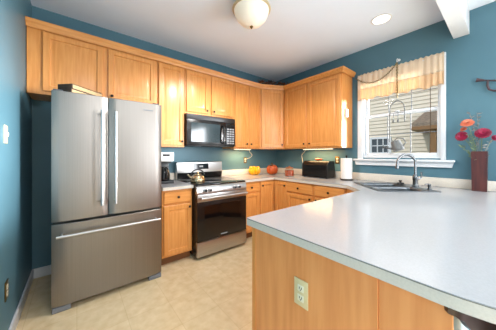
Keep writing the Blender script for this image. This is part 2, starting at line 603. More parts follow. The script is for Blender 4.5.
tag(crown, 'honey maple crown moulding running along the tops of the wall cabinets', 'moulding')

# base cabinets
YL, XLo = 2.463, 2.56
HB = .872
cabinet('base_cabinet', 'narrow maple base cabinet between fridge and stove', (.745, YL, 0), 0, .362, HB, YA - YL - g_,
        [('drawer', .018, .345, .715, .855, .18, .785), ('door', .018, .345, .125, .692, .318, .655)], toe=.10, group=LG)
cabinet('base_cabinet', 'narrow maple base cabinet with drawer just right of the stove', (1.878, YL, 0), 0, .352, HB, YA - YL - g_,
        [('drawer', .010, .335, .715, .855, .17, .785), ('door', .010, .335, .125, .692, .035, .655)], toe=.10, group=LG)
# corner base: two doors meeting in the inner corner
ct = thing('base_cabinet', 'corner maple base cabinet with two tall doors meeting in the corner', 'cabinet', (2.232, YL, 0), 0, LG)
cx, cyy = XLo - 2.232, 2.195 - YL       # inner corner (local), end of the B leg
cpoly = [(0, 0), (cx, 0), (cx, cyy), (XB - g_ - 2.232, cyy), (XB - g_ - 2.232, YA - g_ - YL), (0, YA - g_ - YL)]
obj('body', MB().prism(cpoly, .10, HB), 'wood', ct)
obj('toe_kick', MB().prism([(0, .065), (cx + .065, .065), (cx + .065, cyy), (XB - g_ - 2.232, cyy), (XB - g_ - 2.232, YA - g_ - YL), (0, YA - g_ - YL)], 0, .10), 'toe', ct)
d = obj('door', MB().panel(.012, cx - .024, .125, .855, [(0, -.0005)] + RAISED[1:]), 'wood', ct)
knob(.04, .795, d)
d = obj('door', MB().panel(.012, -cyy - .004, .125, .855, [(0, -.0005)] + RAISED[1:]), 'wood', ct)
d.location = (cx, -.012, 0)
d.rotation_euler = (0, 0, -PI / 2)
d.data.transform(Matrix.Translation((.012, 0, 0)))
knob(-cyy - .022, .795, d)
cabinet('base_cabinet', 'maple base cabinet with drawer below the jar and bread box', (XLo, 2.193, 0), -PI / 2, .495, HB, XB - XLo - g_,
        [('drawer', .02, .478, .715, .855, .245, .785), ('door', .02, .478, .125, .692, .445, .655)], toe=.10, group=LG)
cabinet('base_cabinet', 'maple base cabinet with drawer below the paper towel roll', (XLo, 1.696, 0), -PI / 2, .46, HB, XB - XLo - g_,
        [('drawer', .02, .44, .715, .855, .23, .785), ('door', .02, .44, .125, .692, .05, .655)], toe=.10, group=LG)
# diagonal sink base
st = thing('sink_base_cabinet', 'slanted maple sink cabinet in the corner of the peninsula', 'cabinet', (2.56, 1.232, 0), 0, LG)
sp = [(0, 0), (XB - g_ - 2.56, 0), (XB - g_ - 2.56, -.29), (-.26, -.29), (-.26, -.265)]
obj('body', MB().prism(sp, .10, .70), 'wood', st)
obj('face_frame', MB().prism([(0, 0), (.025, 0), (-.235, -.262), (-.26, -.262)], .70, HB), 'wood', st)
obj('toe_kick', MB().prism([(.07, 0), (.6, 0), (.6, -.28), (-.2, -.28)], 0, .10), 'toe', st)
Ld = math.hypot(.26, .265)
d = obj('door', MB().panel(.03, Ld - .03, .125, .855, [(0, -.0005)] + RAISED[1:]), 'wood', st)
d.rotation_euler = (0, 0, math.atan2(-.265, -.26) )
d.data.transform(Matrix.Scale(-1, 4, (0, 1, 0)))
d.data.flip_normals()

# peninsula base with wood end panels
pt = thing('peninsula_cabinet', 'maple peninsula base with plain end panels under the white counter', 'cabinet', (.80, .52, 0), 0)
obj('body', MB().box(.022, 1.0, -.345, .41, .10, HB).box(1.0, 2.45, -.345, .41, .10, .70), 'wood', pt)
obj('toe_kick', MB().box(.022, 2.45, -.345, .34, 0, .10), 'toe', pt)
obj('end_panel', MB().box(0, .0215, -.240, .420, 0, HB, .0015, 1), 'panelwood', pt)
obj('end_panel', MB().box(.004, .0205, -.425, -.2405, 0, HB, .0015, 1), 'panelwood', pt)
obj('corner_strip', MB().box(-.006, -.0005, .395, .421, 0, HB, .0015, 1), 'wood', pt)

# ------------------------------------------------------------------ sink cut-out frame
SC = Vector((2.79, .84))
e1, e2 = Vector((.7071, .7071)), Vector((.7071, -.7071))


def sk(a, b):
    p = SC + e1 * a + e2 * b
    return (p.x, p.y)


def counter_outline():
    o = [(1.874, YA - g_), (1.874, 2.425), (2.53, 2.425), (2.53, 1.22), (2.27, .959), (.770, .959), (.764, .953)]
    r = .42
    for k in range(0, 15):
        a = R(180 + 90 * k / 14)
        o.append((.764 + r + r * math.cos(a), -.30 + r + r * math.sin(a)))
    o += [(XB - g_, -.30), (XB - g_, YA - g_)]
    return o


ct = thing('countertop', 'white laminate L-shaped countertop with peninsula and beige backsplash', 'countertop', (XB, YA, .874))
off = (-XB, -YA)


def shift(poly):
    return [(x + off[0], y + off[1]) for x, y in poly]


hole = [sk(a, b) for a, b in round_rect(0, 0, .320, .275, .03)]
outl = counter_outline()
obj('slab', flat_slab(shift(outl), [shift(hole)], 0, .0345), 'edge', ct)
inset = [(x, y) for x, y in outl]
obj('edge_seam', flat_slab(shift(outl), [shift(hole)], .0347, .0370), 'seam', ct)
obj('surface', flat_slab(shift(outl), [shift(hole)], .0372, .040), 'counter', ct)
obj('backsplash', MB().box(1.874 - XB, -.002, -.022, -.002, .0405, .142, .004), 'splash', ct)
obj('backsplash', MB().box(-.022, -.002, -.30 - YA, -.0225, .0405, .142, .004), 'splash', ct)

c2 = thing('countertop', 'short white laminate countertop between fridge and stove', 'countertop', (.745, YA, .874))
obj('slab', MB().box(0, .364, 2.425 - YA, -.002, 0, .0345), 'edge', c2)
obj('surface', MB().box(0, .364, 2.425 - YA, -.002, .0347, .040, .001, 1), 'counter', c2)
obj('backsplash', MB().box(0, .364, -.022, -.002, .0405, .142, .004), 'splash', c2)

# ------------------------------------------------------------------ sink and faucet
ks = thing('sink', 'stainless steel double sink set diagonally in the counter corner', 'sink', (SC.x, SC.y, .914), PI / 4)
# local x = e1, local -y = e2
bowls = [round_rect(-.158, .025, .148, .215, .05), round_rect(.158, .025, .148, .215, .05)]
obj('rim', flat_slab(round_rect(0, 0, .340, .292, .035), bowls, .0005, .006), 'sink', ks)
for b in bowls:
    bb = MB()
    rr = []
    cxb = sum(p[0] for p in b) / len(b)
    for s_, z_ in ((1.0, .004), (.985, -.02), (.94, -.15), (.85, -.172), (.1, -.176)):
        rr.append([Vector((cxb + (x - cxb) * s_, .025 + (y - .025) * s_, z_)) for x, y in b])
    bb.ring_stack(rr, False, True)
    bo = obj('bowl', bb, 'sink', ks)
    sm = bo.modifiers.new('Solidify', 'SOLIDIFY')
    sm.thickness = .002
    obj('drain', MB().lathe([(.04, -.1755), (.04, -.1725), (.03, -.1745)], (cxb, .025, 0), 20), 'chrome', bo)

fa = thing('faucet', 'tall brushed nickel gooseneck faucet behind the sink', 'faucet', (2.972, .658, .9205), PI / 4)
# local +y points to the bowls
obj('base', MB().lathe([(.034, 0), (.034, .008), (.026, .014), (.024, .07), (.028, .085), (.028, .115), (.022, .125), (.013, .14)], n=24), 'chrome', fa)
neck = [Vector((0, 0, .13)), Vector((0, 0, .20)), Vector((0, 0, .265))] + arc((0, .095, .265), .095, 180, 12, 16, 'yz')
neck.append(neck[-1] + Vector((0, .004, -.03)))
obj('neck', MB().tube(neck, .0125, 14), 'chrome', fa)
e = neck[-1]
obj('spray_head', MB().lathe([(.0135, .0), (.016, -.01), (.018, -.05), (.014, -.056)], tuple(e), 16), 'chrome', fa)
obj('handle', MB().tube([Vector((.0, -.02, .085)), Vector((0, -.045, .09)), Vector((0, -.062, .105)), Vector((0, -.066, .135)), Vector((0, -.062, .165))], .011, 12, .007), 'chrome', fa)
sd = thing('soap_dispenser', 'small nickel soap dispenser right of the faucet', 'soap dispenser', (2.822, .508, .9205), PI / 4)
obj('base', MB().lathe([(.022, 0), (.022, .006), (.014, .012), (.013, .04), (.016, .046), (.016, .056), (.008, .06)], n=18), 'chrome', sd)
obj('spout', MB().tube([(0, 0, .055), (0, .02, .058), (0, .045, .052)], .006, 10), 'chrome', sd)
sb = thing('scrubber', 'black round dish scrubber on the counter behind the sink', 'scrubber', (3.10, .835, .9145))
obj('brush', MB().lathe([(.036, 0), (.04, .010), (.034, .022)], n=20), 'black_matte', sb)
obj('grip', MB().lathe([(.012, .022), (.012, .034), (.02, .042), (.017, .052), (.006, .056)], n=16), 'black_matte', sb)

# ------------------------------------------------------------------ fridge
fr = thing('refrigerator', 'stainless steel french-door refrigerator with bottom freezer drawer', 'refrigerator', (-.161, 2.277, 0))
FW = .854
obj('body', MB().box(.006, FW - .006, .075, .77, .045, 1.775, .004), 'dark_grey', fr)
SEAM = .383


def fridge_door(xa, xb, za, zb):
    # gently bowed front
    n = 14
    rings = []
    for k in range(n + 1):
        u = k / n
        x = xa + (xb - xa) * u
        e_ = min(u, 1 - u)
        bow = -.010 * (1 - (2 * u - 1) ** 2)
        ed = .012 * max(0, 1 - e_ / .045) ** 2
        y = .012 + bow + ed - .002
        rings.append([Vector((x, .07, za)), Vector((x, y + .003, za)), Vector((x, y, za + .004)), Vector((x, y, zb - .004)), Vector((x, y + .003, zb)), Vector((x, .07, zb))])
    return MB().ring_stack(rings)


def bar_handle(p0, p1, outv, r=.011):
    mb = MB()
    p0, p1, outv = Vector(p0), Vector(p1), Vector(outv)
    mb.tube([p0, p1], r, 14)
    dv = (p1 - p0).normalized()
    for q in (p0 + dv * .03, p1 - dv * .03):
        mb.tube([q, q - outv], r * .8, 12)
    return mb


ld = obj('door', fridge_door(.002, SEAM - .003, .735, 1.80), 'steelv', fr)
obj('handle', bar_handle((SEAM - .050, -.058, .84), (SEAM - .050, -.058, 1.67), (0, -.062, 0)), 'steel_light', ld)
rd = obj('door', fridge_door(SEAM + .003, FW - .002, .735, 1.80), 'steelv', fr)
obj('handle', bar_handle((SEAM + .052, -.058, .84), (SEAM + .052, -.058, 1.67), (0, -.062, 0)), 'steel_light', rd)
obj('badge', MB().box(.675, .765, -.0015, .0005, 1.722, 1.732), 'grey', rd)
fz = obj('freezer_drawer', fridge_door(.002, FW - .002, .048, .715), 'steelv', fr)
obj('handle', bar_handle((.035, -.058, .630), (FW - .035, -.058, .630), (0, -.062, 0)), 'steel_light', fz)
for x in (.035, FW - .095):
    obj('foot', MB().box(x - .03, x + .09, .012, .10, 0, .044, .006), 'grey', fr)
for x in (.012, FW - .087):
    obj('hinge_cover', MB().box(x, x + .06, .02, .06, 1.801, 1.812, .004), 'dark_grey', fr)

# books on the fridge
for k, (dx, sc, lab) in enumerate(((0, 1, 'lower dark-bound flat book on top of the fridge, below the other'), (.012, .94, 'upper dark-bound flat book on top of the fridge'))):
    b = thing('book', lab, 'book', (-.035 + .006 * k, 2.325 + .004 * k, 1.8008 + .0425 * k), R(41 + 2 * k), 'books on the fridge')
    L, W = .33 * sc, .15 * sc
    # spine on the short end facing left (local -x end), pages on the long side
    cov = MB().box(0, L, 0, W, 0, .004).box(0, L, 0, W, .037, .041).box(-.004, .006, 0, W, 0, .041, .002)
    obj('cover', cov, 'book_dark', b)
    obj('pages', MB().box(.006, L - .004, .004, W - .004, .004, .037), 'pages', b)

# ------------------------------------------------------------------ range
SX0, SX1 = 1.1145, 1.8705
SW = SX1 - SX0
rg = thing('stove', 'stainless steel and black electric range under the microwave', 'stove', (SX0, 2.34, 0))
obj('body', MB().box(.004, SW - .004, .045, .735, .03, .893, .003), 'black', rg)
obj('cooktop', MB().box(0, SW, .02, .66, .894, .914, .004), 'black_glass', rg)
for (x, y, r) in ((.20, .20, .105), (.56, .20, .085), (.20, .48, .085), (.56, .48, .105)):
    obj('burner', flat_slab([(x + r * math.cos(2 * PI * k / 40), y + r * math.sin(2 * PI * k / 40)) for k in range(40)],
                            [[(x + (r - .006) * math.cos(2 * PI * k / 40), y + (r - .006) * math.sin(2 * PI * k / 40)) for k in range(40)]], .9142, .9146), 'grey', rg)
# front control strip, sloped
obj('control_panel', MB().xprism([(.044, .80), (.0, .80), (-.002, .815), (.012, .885), (.018, .8935), (.044, .8935)], 0, SW), 'steel', rg)
for x in (.105, .172, .548, .617):
    ko = obj('knob', MB().lathe([(.026, 0), (.026, -.006), (.021, -.008), (.020, -.030), (.017, -.034)], (x, .003, .843), 20, 'y'), 'steel_light', rg)
    obj('knob_face', MB().lathe([(.0165, -.034), (.0165, -.037)], (x, .003, .843), 18, 'y').box(x - .003, x + .003, -.037, -.034, .826, .86), 'black_matte', ko)
dr = obj('oven_door', MB().box(.004, SW - .004, -.002, .044, .222, .797, .004), 'black', rg)
obj('top_trim', MB().box(.004, SW - .004, -.010, -.0025, .705, .797, .003), 'steel', dr)
obj('window', MB().box(.10, SW - .10, -.004, -.0022, .30, .655, .0005, 1), 'black_glass', dr)
obj('handle', bar_handle((.03, -.055, .755), (SW - .03, -.055, .755), (0, -.046, 0), .014), 'steel_light', dr)
obj('badge', MB().box(.33, .43, -.0035, -.0021, .252, .266), 'button', dr)
obj('drawer', MB().box(.004, SW - .004, -.004, .044, .04, .216, .004), 'steel', rg)
for x in (.05, SW - .05):
    for y in (.09, .66):
        obj('foot', MB().lathe([(.018, 0), (.018, .03)], (x, y, 0), 12), 'black_matte', rg)
bgd = obj('backguard', MB().xprism([(.662, .9145), (.645, 1.02), (.655, 1.165), (.67, 1.175), (.735, 1.175), (.735, .9145)], 0, SW), 'steel', rg)
obj('lower_panel', MB().xprism([(.657, .92), (.6415, 1.012), (.644, 1.015), (.660, .92)], .006, SW - .006), 'black', bgd)
obj('display', MB().xprism([(.646, 1.06), (.6515, 1.145), (.654, 1.145), (.649, 1.06)], .255, .505), 'black_glass', bgd)
obj('clock', MB().xprism([(.6465, 1.09), (.6485, 1.115), (.6495, 1.115), (.6475, 1.09)], .35, .41), 'button', bgd)

# kettle
kt = thing('kettle', 'champagne gold kettle with black handle on the stove', 'kettle', (1.265, 2.635, .9148), R(-15))
kt.scale = (1.1, 1.1, 1.0)
obj('body', MB().lathe([(.07, 0), (.085, .006), (.09, .03), (.08, .065), (.058, .092), (.04, .10)], n=28), 'gold', kt)
obj('lid', MB().lathe([(.042, .1), (.038, .108), (.012, .115), (.009, .12), (.014, .128), (.009, .136)], n=20), 'gold', kt)
obj('spout', MB().tube([(-.07, 0, .055), (-.095, 0, .075), (-.115, 0, .105)], .016, 12, .010), 'gold', kt)
obj('handle', MB().tube(arc((0, 0, .085), .082, 172, 8, 16), .009, 10), 'black_matte', kt)

# ------------------------------------------------------------------ microwave
mw = thing('microwave', 'black microwave mounted over the stove', 'microwave', (1.137, 2.70, 1.405))
MW, MH = .797, .436
obj('body', MB().box(0, MW, .022, .388, 0, MH, .003), 'black_matte', mw)
obj('vent_grille', MB().box(.002, MW - .002, .002, .0215, MH - .07, MH - .002, .003), 'black_matte', mw)
dw = obj('door', MB().box(.002, .615, 0, .0215, .012, MH - .074, .005), 'black', mw)
obj('window', MB().box(.065, .52, -.002, -.0002, .055, MH - .115, .0006, 1), 'mw_glass', dw)
obj('handle', MB().tube([(.565, -.004, .04), (.567, -.034, .065), (.569, -.042, .17), (.567, -.034, .285), (.565, -.004, .312)], .013, 12), 'black', dw)
pn = obj('control_panel', MB().box(.618, MW - .002, 0, .0215, .012, MH - .074, .005), 'black', mw)
obj('display', MB().box(.64, .775, -.0015, -.0002, .30, .335), 'black_glass', pn)
for r_ in range(7):
    for c_ in range(3):
        obj('button', MB().box(.642 + c_ * .047, .680 + c_ * .047, -.002, -.0002, .04 + r_ * .036, .062 + r_ * .036), 'button', pn)
obj('underside_light', MB().box(.15, .25, .05, .12, -.003, -.0005), 'grey', mw)

# ------------------------------------------------------------------ coffee maker
cm = thing('coffee_maker', 'white and black drip coffee maker beside the fridge', 'coffee maker', (.775, 2.715, .9145))
obj('body', MB().box(0, .2, 0, .26, 0, .035, .006).box(.01, .19, .17, .255, .035, .29, .006).box(0, .2, .1, .26, .255, .28, .006), 'black_matte', cm)
obj('top', MB().box(0, .2, -.003, .26, .2805, .398, .012), 'whitep', cm)
obj('display', MB().box(.055, .145, -.0045, -.0032, .345, .375), 'black_matte', cm)
ca_ = obj('carafe', MB().lathe([(.06, .037), (.072, .05), (.075, .12), (.06, .175), (.048, .2), (.05, .21)], (.1, .09, 0), 24), 'black_glass', cm)
obj('carafe_handle', MB().tube([(.1, .02, .19), (.1, -.01, .185), (.1, -.018, .13), (.1, .015, .075)], .009, 10), 'black_matte', ca_)

# ------------------------------------------------------------------ counter things
yb = thing('pumpkin_bowl', 'bright yellow fluted pumpkin-shaped bowl on the back counter', 'bowl', (2.54, 2.935, .9145))
obj('bowl', MB().lathe([(.05, 0), (.082, .02), (.1, .06), (.098, .10), (.082, .125), (.07, .122), (.075, .1), (.06, .03)], n=48, lobes=10, lob=.28), 'yellow', yb)
for k in range(6):
    a = 2 * PI * k / 6
    obj('rim_bump', MB().sphere((.075 * math.cos(a), .075 * math.sin(a), .128), .026, n=12), 'yellow', yb)
pk = thing('pumpkin', 'burnt orange round ceramic pumpkin in the counter corner', 'pumpkin', (2.86, 2.80, .9145))
obj('body', MB().lathe([(.05, 0), (.085, .02), (.103, .07), (.1, .12), (.078, .16), (.04, .178), (.02, .172)], n=48, lobes=9, lob=.14), 'orange', pk)
obj('stem', MB().tube([(0, 0, .168), (.004, 0, .195), (-.012, .008, .215)], .014, 10, .009), 'stem', pk)
obj('leaf', MB().sphere((-.055, -.03, .17), .04, 1, .7, .3, n=12), 'stem', pk)
jr = thing('jar', 'clear glass jar of orange candy with a copper lid', 'jar', (2.83, 2.36, .9145))
obj('glass', MB().lathe([(.072, 0), (.08, .006), (.08, .11), (.062, .125), (.062, .13)], n=28), 'jar_glass', jr)
obj('candy', MB().lathe([(.068, .006), (.075, .01), (.075, .10), (.04, .105)], n=24), 'orange', jr)
obj('lid', MB().lathe([(.063, .131), (.065, .133), (.065, .15), (.05, .155), (.015, .157), (.015, .17), (.01, .175)], n=24), 'copper', jr)

bx = thing('bread_box', 'long black bread box on the counter by the window wall', 'bread box', (2.965, 1.735, .9145))
BL, BH, BD = .46, .262, .22
# body profile in (x, z): sloped back top
ring = [(0.01, .012), (0, .03), (.004, .20), (.03, .238), (.06, BH), (BD - .02, BH), (BD, BH - .02), (BD, .012)]
mb = MB()
mb.ring_stack([[Vector((x, y, z_)) for x, z_ in ring] for y in (0.012, BL - .012)])
obj('body', mb, 'black', bx)
for y in (0, BL - .0115):
    mb = MB()
    mb.ring_stack([[Vector((x, yy, z_)) for x, z_ in [(-.004, .008), (-.006, .03), (-.002, .204), (.027, .244), (.058, BH + .005), (BD - .018, BH + .005), (BD + .004, BH - .018), (BD + .004, .008)]] for yy in (y, y + .0115)])
    obj('end_cap', mb, 'black_matte', bx)
for x in (.03, BD - .03):
    for y in (.03, BL - .03):
        obj('foot', MB().lathe([(.012, 0), (.012, .0125)], (x, y, 0), 10), 'black_matte', bx)
gd = thing('gourd', 'small orange gourd lying on the black bread box', 'gourd', (3.07, 1.965, 1.1825))
obj('body', MB().sphere((0, 0, .022), .03, .9, 1.7, .75).sphere((0, -.06, .018), .018, .9, 1.4, .9), 'orange', gd)
obj('stem', MB().tube([(0, -.08, .02), (0, -.098, .027)], .005, 8), 'stem', gd)

pp = thing('paper_towel_holder', 'roll of white paper towels on a dark upright holder', 'paper towels', (3.045, 1.478, .9145))
obj('base', MB().lathe([(.085, 0), (.085, .012), (.078, .018)], n=28), 'bronze', pp)
obj('rod', MB().lathe([(.008, .018), (.008, .335), (.013, .34), (.013, .352), (.006, .358)], n=12), 'bronze', pp)
obj('roll', MB().ring_stack([[Vector((r * math.cos(2 * PI * k / 32), r * math.sin(2 * PI * k / 32), z_)) for k in range(32)] for r, z_ in
                             ((.02, .02), (.074, .02), (.077, .023), (.077, .313), (.074, .316), (.02, .316))], False, False), 'paper', pp)

# vase and flowers
vz = obj('vase', MB().ring_stack([[Vector((sx * hx, sy * hy, z_)) for sx, sy in ((-1, -1), (1, -1), (1, 1), (-1, 1))] for hx, hy, z_ in
                                  ((.042, .052, 0), (.045, .054, .2), (.048, .057, .40), (.041, .050, .40), (.036, .046, .03))]), 'vase', loc=(3.168, .180, .9145), smooth=0)
tag(vz, 'tall square-sided oxblood vase on the counter by the window', 'vase')


def bez(p0, p1, p2, n=8):
    p0, p1, p2 = Vector(p0), Vector(p1), Vector(p2)
    return [(p0 * (1 - t) ** 2 + p1 * 2 * t * (1 - t) + p2 * t * t) for t in [k / n for k in range(n + 1)]]


def flower(label, head, face, m, r, eye='flower_eye', n=16):
    base = Vector((3.168, .180, 1.0))
    f = thing('flower', label, 'flower', tuple(base), 0, 'flowers in the oxblood vase')
    h = Vector(head) - base
    mid = Vector((h.x * .15, h.y * .15, .36))
    obj('stem', MB().tube(bez((random.uniform(-.01, .01), random.uniform(-.02, .02), 0), mid, h), .0035, 7), 'green', f)
    q = Vector((0, 0, 1)).rotation_difference(Vector(face).normalized()).to_matrix().to_4x4()
    mb = MB()
    for layer, (rr, lift, nn) in enumerate(((r, .25, n), (r * .8, .6, n - 2), (r * .55, 1.0, n - 5))):
        for k in range(nn):
            a = 2 * PI * (k + .5 * layer) / nn
            ca2, sa2 = math.cos(a), math.sin(a)
            rows = []
            for t, wd in ((.12, .18), (.5, .30), (.85, .30), (1.0, .12)):
                zz = rr * (lift * t - .25 * t * t) + .004 * layer
                wv = rr * wd * .75
                pl = [Vector((ca2 * rr * t - sa2 * s_ * wv, sa2 * rr * t + ca2 * s_ * wv, zz + .0 * s_)) for s_ in (-1, 1)]
                pl2 = [p_ + Vector((0, 0, -.0012)) for p_ in reversed(pl)]
                rows.append([(q @ p_) + h for p_ in pl + pl2])
            mb.ring_stack(rows)
    obj('petals', mb, m, f)
    b = bmesh.new()
    bmesh.ops.create_uvsphere(b, u_segments=12, v_segments=8, radius=r * .17)
    mb = MB()
    mb._merge(b, Matrix.Translation(h) @ q @ Matrix.Translation((0, 0, .004)) @ Matrix.Diagonal((1, 1, .6, 1)))
    obj('eye', mb, eye, f)


flower('magenta daisy leaning left, lowest in the oxblood vase', (3.12, .305, 1.475), (-1, .25, .25), 'magenta', .052)
flower('magenta daisy on the right above the oxblood vase', (3.13, .155, 1.495), (-.85, -.05, .5), 'magenta', .060)
flower('large salmon daisy standing highest in the oxblood vase', (3.12, .262, 1.605), (-.65, .1, .7), 'salmon', .054)
flower('small salmon daisy just above the left magenta one', (3.14, .290, 1.545), (-.5, .4, .8), 'salmon', .030)
flower('dark pink daisy at the far right of the bouquet', (3.16, .075, 1.445), (-.8, -.5, .3), 'magenta', .030)


def sprig(label, tip, m, seed):
    rnd = random.Random(seed)
    base = Vector((3.168, .180, 1.0))
    s = thing('sprig', label, 'sprig', tuple(base), 0, 'filler sprigs in the oxblood vase')
    h = Vector(tip) - base
    pts = bez((0, 0, 0), (h.x * .1, h.y * .1, h.z * .6), h, 14)
    obj('stem', MB().tube(pts, .0022, 6), m, s)
    mb = MB()
    for i in range(7, 15):
        for sd_ in range(3):
            p = pts[i]
            dv = Vector((rnd.uniform(-1, .3), rnd.uniform(-1, 1), rnd.uniform(-.1, .9))).normalized()
            L = rnd.uniform(.022, .045)
            sdv = dv.orthogonal().normalized()
            a, b_, c_ = p, p + dv * L * .5 + sdv * L * .2, p + dv * L
            d_ = p + dv * L * .5 - sdv * L * .2
            n_ = dv.cross(sdv) * .0008
            mb.ring_stack([[a - n_, b_ - n_, c_ - n_, d_ - n_], [a + n_, b_ + n_, c_ + n_, d_ + n_]])
    obj('leaves', mb, m, s, smooth=0)


sprig('grey dried sprig rising highest above the salmon daisy', (3.15, .245, 1.70), 'sage', 1)
sprig('grey dried sprig rising right of the salmon daisy', (3.16, .195, 1.69), 'sage', 2)
sprig('green sprig between the two magenta daisies', (3.11, .245, 1.48), 'green', 3)
sprig('green sprig drooping low over the left vase rim', (3.10, .300, 1.37), 'green', 4)
sprig('green sprig drooping low over the right vase rim', (3.13, .110, 1.40), 'sage', 5)

# ------------------------------------------------------------------ window dressing
vl = thing('valance', 'gathered sheer tan valance across the top of the kitchen window', 'valance', (XB - .045, .93, 2.405))
VY0, VY1 = .45 - .93, 1.385 - .93


def cloth(z0f, z1f, xoff, ph=0, amp=.010, rows=8, cols=180):
    bm = bmesh.new()
    g = []
    for j in range(rows + 1):
        row = []
        for i in range(cols + 1):
            u = i / cols
            y = VY0 + (VY1 - VY0) * u
            z0, z1 = z0f(u), z1f(u)
            z_ = z0 + (z1 - z0) * j / rows
            x = xoff + amp * (math.sin(u * 95 + ph + 2 * math.sin(u * 11)) * .7 + .4 * math.sin(u * 41 + ph)) * (1 - .35 * j / rows)
            row.append(bm.verts.new((x, y, z_)))
        g.append(row)
    for j in range(rows):
        for i in range(cols):
            bm.faces.new((g[j][i], g[j][i + 1], g[j + 1][i + 1], g[j + 1][i]))
    mb = MB()
    mb.bm.free()
    mb.bm = bm
    return mb


c1 = obj('upper_drape', cloth(lambda u: -.185, lambda u: .035 + .006 * math.sin(u * 120), -.005), 'fabric', vl)
c1.modifiers.new('Solidify', 'SOLIDIFY').thickness = .002
c3 = obj('hem_flounce', cloth(lambda u: -.335 + .012 * math.sin(u * 28) + .006 * math.sin(u * 63), lambda u: -.175, -.005, 0, .014), 'fabric2', vl)
c3.modifiers.new('Solidify', 'SOLIDIFY').thickness = .002
obj('rod', MB().tube([(.004, VY0 - .01, 0), (.004, VY1 + .01, 0)], .006, 10), 'whitep', vl)

# hook, chain and the hanging arch
HX, HY, HZ = 3.165, .888, 2.46


def chain(pts, r=.0035, link=.022):
    """small oval links along a path"""
    pts = [Vector(p) for p in pts]
    L = [0]
    for a, b in zip(pts, pts[1:]):
        L.append(L[-1] + (b - a).length)
    mb = MB()
    n = max(2, int(L[-1] / (link * .8)))
    for k in range(n):
        s = L[-1] * (k + .5) / n
        i = max(j for j in range(len(L)) if L[j] <= s)
        i = min(i, len(pts) - 2)
        t = (s - L[i]) / (L[i + 1] - L[i])
        p = pts[i].lerp(pts[i + 1], t)
        dv = (pts[i + 1] - pts[i]).normalized()
        u = Vector((1, 0, 0)) if k % 2 else dv.cross(Vector((1, 0, 0))).normalized()
        ring = [p + dv * math.cos(a) * link * .55 + u * math.sin(a) * link * .3 for a in [2 * PI * q / 9 for q in range(10)]]
        mb.tube(ring, r * .5, 5)
    return mb


hk = thing('ceiling_hook', 'small white hook above the valance holding two chains', 'hook', (HX, HY, HZ))
obj('arm', MB().tube([(XB - HX - .002, 0, .05), (.02, 0, .05), (0, 0, .04), (-.006, 0, .015), (.006, 0, .0), (.014, 0, .012)], .004, 8), 'whitep', hk)
obj('plate', MB().lathe([(.016, XB - HX - .008), (.016, XB - HX - .001)], (0, 0, .05), 14, 'x'), 'whitep', hk)
sag = [(HX + .005, HY + (1.40 - HY) * t, (HZ - .005) + (2.40 - HZ) * t - .20 * 4 * t * (1 - t) * .72) for t in [k / 24 for k in range(25)]]
ch = obj('chain', chain([(p[0] - HX, p[1] - HY, p[2] - HZ) for p in sag], .006, .026), 'brass', loc=(HX, HY, HZ))
tag(ch, 'thin brass chain swagged across the left half of the valance', 'chain', 'chains over the window')
ch = obj('chain', chain([(0, 0, -.004), (0, 0, -.45)], .006, .026), 'brass', loc=(HX + .002, HY, HZ))
tag(ch, 'thin brass chain hanging straight down to the metal arch', 'chain', 'chains over the window')
ar = thing('hanging_arch', 'grey metal arch ornament hanging in front of the kitchen window', 'ornament', (HX, HY, 1.445))
aw = .080
pts = [Vector((0, aw, .0)), Vector((0, aw, .40))]
pts += [Vector((0, aw * math.cos(a), .40 + .12 * math.sin(a) ** .9)) for a in [PI * k / 16 for k in range(1, 16)]]
pts += [Vector((0, -aw, .40)), Vector((0, -aw, .25))]
obj('frame', MB().tube(pts, .006, 8), 'zinc', ar)
obj('crossbar', MB().tube([(0, aw, .37), (0, -aw, .37)], .004, 8), 'zinc', ar)
for y in (.04, -.01):
    obj('pendant', MB().tube([(0, y, .37), (0, y, .26)], .003, 6).lathe([(.006, .25), (.012, .255), (.011, .275), (.006, .285)], (0, y, 0), 12), 'zinc', ar)
obj('loop', MB().tube([Vector((0, .012 * math.cos(a), .53 + .014 * math.sin(a))) for a in [2 * PI * k / 12 for k in range(13)]], .003, 6), 'zinc', ar)
wc = thing('watering_can', 'small grey tin watering can hanging before the kitchen window', 'watering can', (HX - .012, .862, 1.335))
wc.rotation_euler = (R(-20), 0, 0)
wc.scale = (1.15, 1.15, 1.15)
obj('body', MB().lathe([(.05, 0), (.054, .004), (.046, .10), (.042, .11)], n=24), 'zinc', wc)
obj('spout', MB().tube([(0, .04, .03), (0, .085, .06), (0, .12, .085)], .012, 10, .008), 'zinc', wc)
obj('rose', MB().tube([(0, .118, .083), (0, .135, .095)], .010, 12, .022), 'zinc', wc)
obj('handle', MB().tube([(0, -.045, .03), (0, -.085, .06), (0, -.08, .11), (0, -.03, .135), (0, .02, .11)], .006, 8), 'zinc', wc)
obj('hanging_wire', MB().tube([(0, .02, .11), (0, .025, .16)], .0022, 6), 'zinc', wc)
wd = obj('blind_wand', MB().tube([(0, 0, 0), (0, -.004, -.4), (0, .004, -.86)], .0035, 8), 'stem', loc=(XB - .025, .575, 2.16))
tag(wd, 'thin brown wand hanging from the valance at the right of the window', 'wand')

# bugle on the wall, right
bu = thing('bugle', 'dark iron bugle ornament hung on the teal wall at the right', 'wall ornament', (XB - .035, .10, 2.0))
obj('bell', MB().tube([(0, .105, .055), (0, .085, .049), (0, .05, .038)], .021, 16, .010), 'iron', bu)
obj('pipe', MB().tube([(0, .06, .041), (0, -.06, .004), (0, -.20, -.04)], .008, 10), 'iron', bu)
loop = [Vector((0, .025, .030)), Vector((0, .03, -.02)), Vector((0, .018, -.062)), Vector((0, -.012, -.082)), Vector((0, -.10, -.10)), Vector((0, -.16, -.10)), Vector((0, -.185, -.07)), Vector((0, -.18, -.035))]
obj('loop', MB().tube(loop, .0095, 10), 'iron', bu)
obj('nail', MB().tube([(-.004, -.02, .028), (.034, -.02, .032)], .003, 8), 'bronze', bu)


